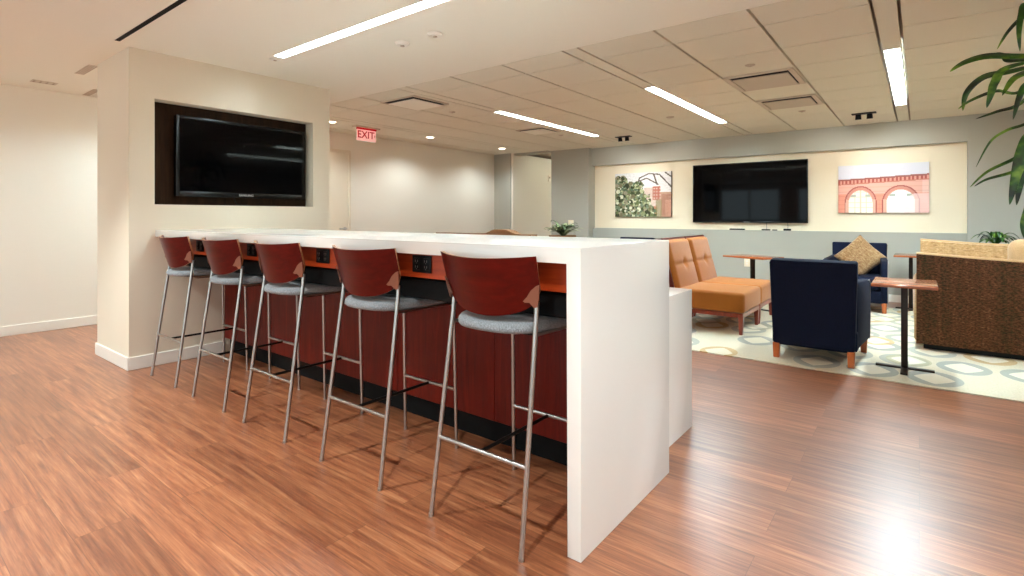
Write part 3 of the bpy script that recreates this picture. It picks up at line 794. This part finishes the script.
near = [([(.60, 2.06, 0), (.433, 2.074, -.03), (.302, 2.087, -.07), (.205, 2.063, -.10), (.141, 2.02, -.12)], .026),
        ([(.60, 2.03, 0), (.416, 2.009, .05), (.302, 2.0, .08), (.227, 1.923, .10), (.209, 1.819, .1)], .024),
        ([(.60, 2.05, 0), (.387, 2.003, -.1), (.332, 1.92, -.14), (.315, 1.853, -.15), (.298, 1.785, -.15)], .022),
        ([(.60, 2.08, 0), (.53, 2.31, .05), (.466, 2.31, .06), (.408, 2.25, .08), (.362, 2.162, .1)], .014),
        ([(.60, 2.08, 0), (.47, 2.33, -.1), (.441, 2.276, -.12), (.429, 2.177, -.15), (.433, 2.074, -.15)], .016),
        ([(.60, 2.06, 0), (.433, 2.086, .12), (.4, 2.126, .15), (.366, 2.161, .18)], .022),
        ([(.60, 2.02, 0), (.449, 1.879, .0), (.345, 1.889, -.05), (.236, 1.846, -.08), (.178, 1.8, -.1)], .013),
        ([(.60, 2.0, 0), (.466, 1.832, .1), (.366, 1.8, .14), (.272, 1.771, .16)], .013),
        ([(.60, 2.0, 0), (.47, 1.90, -.15), (.43, 1.83, -.18), (.40, 1.70, -.2)], .018),
        ([(.58, 2.04, 0), (.50, 1.99, .0), (.42, 1.95, -.04), (.37, 1.86, -.06)], .022)]
for pts, w in near: blade(b, [G(*p) for p in pts], w, 'leaf', (-.1, -.85, .55))
for i in range(16):
    a = -1.5 + 3.0 * i / 15 + random.uniform(-.1, .1); R = random.uniform(.35, .6); z0 = 2.05 + random.uniform(-.06, .06)
    dx, dy = math.cos(a), math.sin(a); rise = random.uniform(.02, .16)
    blade(b, [(-.14, 0, z0), (-.14 + dx * R * .4, dy * R * .4, z0 + rise), (-.14 + dx * R * .8, dy * R * .8, z0 + rise * .4), (-.14 + dx * R, dy * R, z0 - .22)], random.uniform(.016, .026), 'leaf')
o = b.build('leaf_crown', r, angle=180); solid(o, .0015)
b = MB()
low = [([(.60, 1.60, 0), (.52, 1.70, 0), (.445, 1.685, 0), (.39, 1.665, 0), (.324, 1.608, 0), (.263, 1.467, .0)], .010),
       ([(.60, 1.60, 0), (.50, 1.56, .03), (.425, 1.503, .03), (.315, 1.438, .04), (.239, 1.352, .05)], .012),
       ([(.60, 1.58, 0), (.50, 1.47, -.05), (.404, 1.421, -.06), (.306, 1.389, -.07), (.25, 1.35, -.08)], .011),
       ([(.60, 1.60, 0), (.50, 1.63, -.1), (.457, 1.552, -.12), (.425, 1.43, -.13), (.394, 1.243, -.13)], .036),
       ([(.60, 1.60, 0), (.53, 1.62, .0), (.47, 1.495, .0), (.452, 1.383, .0), (.435, 1.242, .0)], .028),
       ([(.60, 1.58, 0), (.54, 1.5, -.05), (.478, 1.23, -.08), (.455, 1.129, -.08), (.461, 1.05, -.08)], .022)]
for pts, w in low: blade(b, [G(*p) for p in pts], w, 'leaf', (-.1, -.85, .5))
for i in range(12):
    a = -1.4 + 2.8 * i / 11; R = random.uniform(.3, .5); dx, dy = math.cos(a), math.sin(a)
    blade(b, [(-.16, 0, 1.6), (-.16 + dx * R * .4, dy * R * .4, 1.72), (-.16 + dx * R * .8, dy * R * .8, 1.62), (-.16 + dx * R, dy * R, 1.36)], .022, 'leaf')
o = b.build('leaf_crown', r, angle=180); solid(o, .0015)

# spiky plant in a tall basket beyond the counter
r = thing('potted_plant', 'spiky grey-green plant in a tall wicker basket, showing above the counter by the grey pilaster', 'plant', (-4.42, 7.0, 0))
MB().lathe([(.17, 0), (.19, .03), (.20, .80), (.215, .86), (.215, .88), (.195, .88), (.185, .84)], 'wicker').build('basket', r)
MB().lathe([(.18, .82), (.185, .85), (.1, .865), (.02, .87)], 'soil').build('soil', r)
b = MB()
for i in range(46):
    a = i * 2.399 + random.uniform(-.2, .2); el = random.uniform(.15, 1.25); R = random.uniform(.22, .36) * (1.1 - .35 * el)
    dx, dy = math.cos(a), math.sin(a); hz = random.uniform(.08, .20) * (.35 + el * .75)
    blade(b, [(dx * .02, dy * .02, .86), (dx * R * .4, dy * R * .4, .88 + hz * .7), (dx * R * .8, dy * R * .8, .88 + hz), (dx * R, dy * R, .87 + hz * .95)], random.uniform(.020, .032), 'leaf_grey')
o = b.build('foliage', r, angle=180); solid(o, .0015)
# small leafy plant behind the far sofa
r = thing('potted_plant', 'small broad-leaved plant on a stand behind the tan striped sofa', 'plant', (.72, 8.45, 0))
MB().lathe([(.15, 0), (.15, .03), (.03, .05), (.03, .62), (.15, .64), (.15, .66)], 'steel_dark').build('stand', r)
MB().lathe([(.09, .661), (.10, .67), (.125, .83), (.13, .84), (.115, .84), (.11, .82)], 'pot').build('pot', r)
MB().lathe([(.10, .80), (.112, .822), (.02, .83)], 'soil').build('soil', r)
b = MB()
for i in range(26):
    a = i * 2.399; R = random.uniform(.10, .20); dx, dy = math.cos(a), math.sin(a) * .6; h = random.uniform(.03, .13)
    blade(b, [(0, 0, .82), (dx * R * .5, dy * R * .5, .85 + h), (dx * R * .9, dy * R * .9, .86 + h), (dx * R * 1.25, dy * R * 1.25, .83 + h * .7)], random.uniform(.02, .032), 'leaf')
o = b.build('foliage', r, angle=180); solid(o, .0015)

# ------------------------------------------------------------------ ceiling fittings
def strip(label, x0, x1, y0, y1, z=C, group='recessed strip lights', lens='led'):
    r = thing('ceiling_light', label, 'ceiling light', ((x0 + x1) / 2, (y0 + y1) / 2, z), group=group)
    hx, hy = (x1 - x0) / 2, (y1 - y0) / 2; t = .007
    b = MB()
    b.box(-hx, -hx + t, -hy, hy, -.002, .070, 'base_white'); b.box(hx - t, hx, -hy, hy, -.002, .070, 'base_white')
    b.box(-hx + t, hx - t, -hy, -hy + t, -.002, .070, 'base_white'); b.box(-hx + t, hx - t, hy - t, hy, -.002, .070, 'base_white')
    b.build('frame', r)
    MB().box(-hx + t, hx - t, -hy + t, hy - t, .060, .070, lens).build('diffuser', r)
strip('long recessed strip light over the bar counter in the smooth ceiling', -4.12, -.35, 2.166, 2.264, lens='led_soft')
strip('added strip light out of view in the hallway ceiling, brightening the left wall', -6.619, -6.521, -2.599, .099)  # unseen strip added to brighten the left wall
strip('added strip light hidden behind the beige column, brightening the left wall', -6.479, -6.361, 1.901, 3.299)  # out-of-view strip, added to light the wall past the column
strip('recessed strip light in the tiled ceiling, leftmost of the three over the lounge', -4.185, -4.07, 5.03, 7.56)
strip('recessed strip light in the tiled ceiling, middle of the three over the lounge', -2.205, -2.09, 5.03, 7.56)
strip('recessed strip light in the tiled ceiling above the brown sofa, widest looking of the three', -.225, -.11, 5.03, 7.60)
strip('added strip light out of view at the right of the tiled ceiling', 1.755, 1.87, 5.03, 7.56)  # unseen extra fixture added one ceiling module further right
strip('added strip light out of view at the right, in line with the counter one', .901, 3.899, 2.166, 2.264)  # added out of view to light the counter's end face
strip('added strip light out of view in the smooth ceiling, right of the viewpoint', .901, 3.899, .301, .399)  # unseen fill strip added beside the camera
def downlight(label, x, y, power, z=C, spot=100):
    r = thing('downlight', label, 'downlight', (x, y, z), group='round downlights')
    MB().lathe([(.085, -.0005), (.085, -.006), (.062, -.006), (.062, -.001)], 'base_white').build('trim_ring', r)
    MB().lathe([(.061, -.0006), (.061, -.003)], 'can').build('lens', r)
    la = bpy.data.lights.new('downlight_lamp', 'SPOT'); la.energy = power; la.spot_size = math.radians(spot); la.spot_blend = .6
    la.color = (.86, .98, 1); la.shadow_soft_size = .05
    o = bpy.data.objects.new('lamp', la); COL.objects.link(o); o.parent = r; o.location = (0, 0, -.02)
downlight('round downlight close to the left wall, second one right of the exit sign', -6.30, 7.82, 30, C, 150)
downlight('round downlight close to the left wall, first one right of the exit sign', -6.34, 5.99, 30, C, 150)
downlight('round downlight just right of the beige column edge, left of the exit sign', -6.375, 4.177, 30, C, 150)
strip('added strip light out of view in the corridor behind the doorway', -5.97, -5.92, 9.02, 11.0, C - .0725)  # added unseen strip, washes the corridor wall evenly
downlight('round downlight behind the viewpoint, left one', -2.6, .30, 130)
downlight('round downlight in the smooth ceiling above the bright patch of floor', -4.3, .30, 150)
downlight('round downlight just above the viewpoint', -.9, .30, 130)
downlight('added round downlight out of view behind the viewpoint, right one', .8, -1.2, 110)  # unseen lamp added to brighten the foreground floor
def twin(label, x, y, tx, power):
    r = thing('spotlight', label, 'spotlight', (x, y, C), group='black twin spotlights')
    MB().box(-.13, .13, -.05, .05, -.012, -.0005, 'black_plastic', bev=.003).build('ceiling_plate', r)
    for sx in (-1, 1):
        MB().tube([(sx * .06, 0, -.012), (sx * .06, .01, -.075)], [.03, .034], 'black_plastic', 16).build('lamp_head', r)
        la = bpy.data.lights.new('spot_lamp', 'SPOT'); la.energy = power; la.spot_size = math.radians(100); la.spot_blend = .8; la.color = (1, .98, .92); la.shadow_soft_size = .04
        o = bpy.data.objects.new('lamp', la); COL.objects.link(o); o.parent = r; o.location = (sx * .06, .012, -.09)
        d = Vector((tx + sx * .55 - x, 8.99 - y, 1.6 - C)); o.rotation_euler = d.to_track_quat('-Z', 'Y').to_euler()
twin('black twin spotlight on the ceiling in front of the leafy picture', -3.80, 7.86, -3.8, 20)
twin('black twin spotlight on the ceiling in front of the arched windows picture', -.55, 7.93, -.55, 20)
def diffuser(label, x0, x1, y0, y1, k='vent_plaque', t=.045, gx=.014):
    r = thing('air_vent', label, 'air vent', ((x0 + x1) / 2, (y0 + y1) / 2, C), group='ceiling air vents'); hx, hy = (x1 - x0) / 2, (y1 - y0) / 2
    b = MB()
    b.box(-hx, -hx + t, -hy, hy, -.016, -.0005, 'vent_frame', bev=.002, seg=1); b.box(hx - t, hx, -hy, hy, -.016, -.0005, 'vent_frame', bev=.002, seg=1)
    b.box(-hx + t, hx - t, -hy, -hy + t * .6, -.016, -.0005, 'vent_frame', bev=.002, seg=1); b.box(-hx + t, hx - t, hy - t * .6, hy, -.016, -.0005, 'vent_frame', bev=.002, seg=1)
    b.build('frame', r)
    MB().box(-hx + t, hx - t, -hy + t * .6, hy - t * .6, -.004, -.0006, 'black_void').build('dark_recess_plate', r)  # flat black plate stands in for the dark recess above the plaque
    MB().box(-hx + t + .014, hx - t - gx, -hy + t * .6 + .075, hy - t * .6 - .004, -.020, -.012, k, bev=.002, seg=1).build('plaque', r)
diffuser('ceiling air vent near the middle strip light, nearer of the two in one row', -1.455, -.865, 5.10, 5.74)
diffuser('ceiling air vent near the back wall, farther of the two in one row', -1.455, -.865, 6.34, 6.93)
diffuser('square ceiling air vent between the exit sign and the leftmost strip light', -4.82, -4.27, 3.79, 4.33, 'gypsum', .018, .07)
diffuser('square ceiling air vent beside the far half of the leftmost strip light', -4.80, -4.30, 6.28, 6.76, 'gypsum', .018, .05)
# slot diffuser in the smooth ceiling
r = thing('slot_diffuser', 'narrow black slot air diffuser in the smooth ceiling above the column corner', 'air vent', (-3.7, 1.278, C))
MB().box(-.97, .97, -.017, .017, -.004, -.0005, 'black_void').build('slot', r)
b = MB(); b.box(-.975, .975, -.021, -.017, -.005, -.0005, 'base_white'); b.box(-.975, .975, .017, .021, -.005, -.0005, 'base_white'); b.build('frame', r)
def disc(name, label, cat, x, y, rad, hgt, k='base_white'):
    r = thing(name, label, cat, (x, y, C)); MB().lathe([(rad, .0005), (rad, -hgt * .4), (rad * .8, -hgt), (rad * .3, -hgt)], k).build('body', r)
    MB().lathe([(rad * .28, -hgt - .0003), (rad * .28, -hgt - .006), (rad * .1, -hgt - .009)], 'vent_plaque').build('sensor', r)
disc('smoke_detector', 'white round ceiling detector over the counter, left of the pair', 'detector', -3.056, 2.606, .055, .02)
disc('smoke_detector', 'white round ceiling detector over the counter, right of the pair', 'detector', -2.715, 2.612, .055, .02)
disc('sprinkler_cover', 'small round sprinkler cover on the ceiling just before the nearer paired air vent', 'sprinkler', -1.147, 4.809, .04, .008, 'vent_plaque')
disc('sprinkler_cover', 'small round sprinkler cover on the ceiling just behind the farther paired air vent', 'sprinkler', -1.142, 7.305, .04, .008, 'vent_plaque')
disc('sprinkler_cover', 'small round sprinkler cover on the ceiling beside the middle strip light', 'sprinkler', -2.573, 6.691, .05, .01, 'vent_plaque')
disc('sprinkler_cover', 'small round sprinkler cover on the ceiling right of the square vent by the exit sign', 'sprinkler', -4.593, 4.709, .04, .008, 'vent_plaque')
disc('sprinkler_cover', 'small round sprinkler cover on the ceiling between the far square vent and the pilaster', 'sprinkler', -4.519, 7.108, .04, .008, 'vent_plaque')
disc('sprinkler_cover', 'small round sprinkler cover at the left tip of the counter strip light', 'sprinkler', -4.20, 2.23, .045, .008)
def panel(label, x0, x1, y0, y1):
    o = MB(); o.box(x0, x1, y0, y1, C - .006, C - .0005, 'vent_frame', bev=.002, seg=1); n = 4
    for i in range(n):
        t0 = y0 + (y1 - y0) * (i + .3) / n; o.box(x0 + .02, x1 - .02, t0, t0 + (y1 - y0) * .3 / n, C - .0075, C - .0055, 'grid')
    tag(o.build('ceiling_register'), label, 'air vent')
panel('slim ceiling register left of the column, nearest the column top', -6.03, -5.60, 1.33, 1.40)
panel('slim ceiling register left of the column, touching the left wall side', -7.04, -6.64, 1.62, 1.68)
panel('slim ceiling register in the hallway, farthest left above the white wall', -6.74, -6.62, 1.15, 1.34)

# exit sign, faces +X
r = thing('exit_sign', 'red letter exit sign hanging from the tiled ceiling near the left wall', 'sign', (-6.35, 4.742, C))
MB().box(-.045, .045, -.215, .215, -.022, -.0005, 'vent_frame', bev=.003).build('canopy', r)
MB().box(-.022, .022, -.165, .165, -.045, -.0225, 'exit_red', bev=.003).build('top_rail', r)
MB().box(-.006, .006, -.163, .163, -.205, -.0455, 'exit_face', bev=.001, seg=1).build('face_panel', r)
mt = Matrix.Translation((.0075, -.012, -.122)) @ Matrix.Rotation(PI / 2, 4, 'Z') @ Matrix.Rotation(PI / 2, 4, 'X')
text_mesh('lettering', 'EXIT', .145, 'exit_red', r, mt, .001, .002)
MB().poly([(.0065, .128, -.095), (.0065, .150, -.125), (.0065, .128, -.155), (.0065, .136, -.125)], (.0015, 0, 0), 'exit_red').build('arrow', r)

# wall plates and small fittings
def plate(name, label, loc, w, h, cat='outlet'):
    r = thing(name, label, cat, loc)
    MB().box(-w / 2, w / 2, -.006, -.0003, -h / 2, h / 2, 'plate', bev=.002).build('cover_plate', r)
    s = MB()
    for z in (-.02, .02): s.box(-.014, .014, -.0085, -.006, z - .013, z + .013, 'base_white', bev=.002, seg=1)
    s.build('socket', r)
plate('wall_switch', 'ivory switch plate on the grey pilaster above the spiky plant', (-5.335, 8.75, 1.045), .12, .115, 'switch')
plate('wall_outlet', 'ivory outlet plate on the grey lower wall below the side table top', (-2.17, 8.92, .44), .085, .13)
r = thing('wall_thermostat', 'small white control on the white corridor wall seen through the doorway', 'thermostat', (-6.62, 9.9, 2.03))
MB().box(.0003, .025, -.04, .04, -.07, .07, 'base_white', bev=.006).build('body', r); MB().box(.0255, .028, -.02, .02, .0, .04, 'slot_grey').build('display', r)

# ------------------------------------------------------------------ world and view
w = bpy.data.worlds.new('world'); scene.world = w; w.use_nodes = True
w.node_tree.nodes['Background'].inputs['Color'].default_value = (1.0, .9, .78, 1); w.node_tree.nodes['Background'].inputs['Strength'].default_value = .3
vs = scene.view_settings; vs.view_transform = 'Standard'; vs.look = 'None'; vs.gamma = 1.0; vs.use_curve_mapping = False
vs.exposure = 0.90
scene.cycles.use_denoising = True
scene.cycles.max_bounces = 12; scene.cycles.diffuse_bounces = 8
scene.cycles.sample_clamp_indirect = 8.0
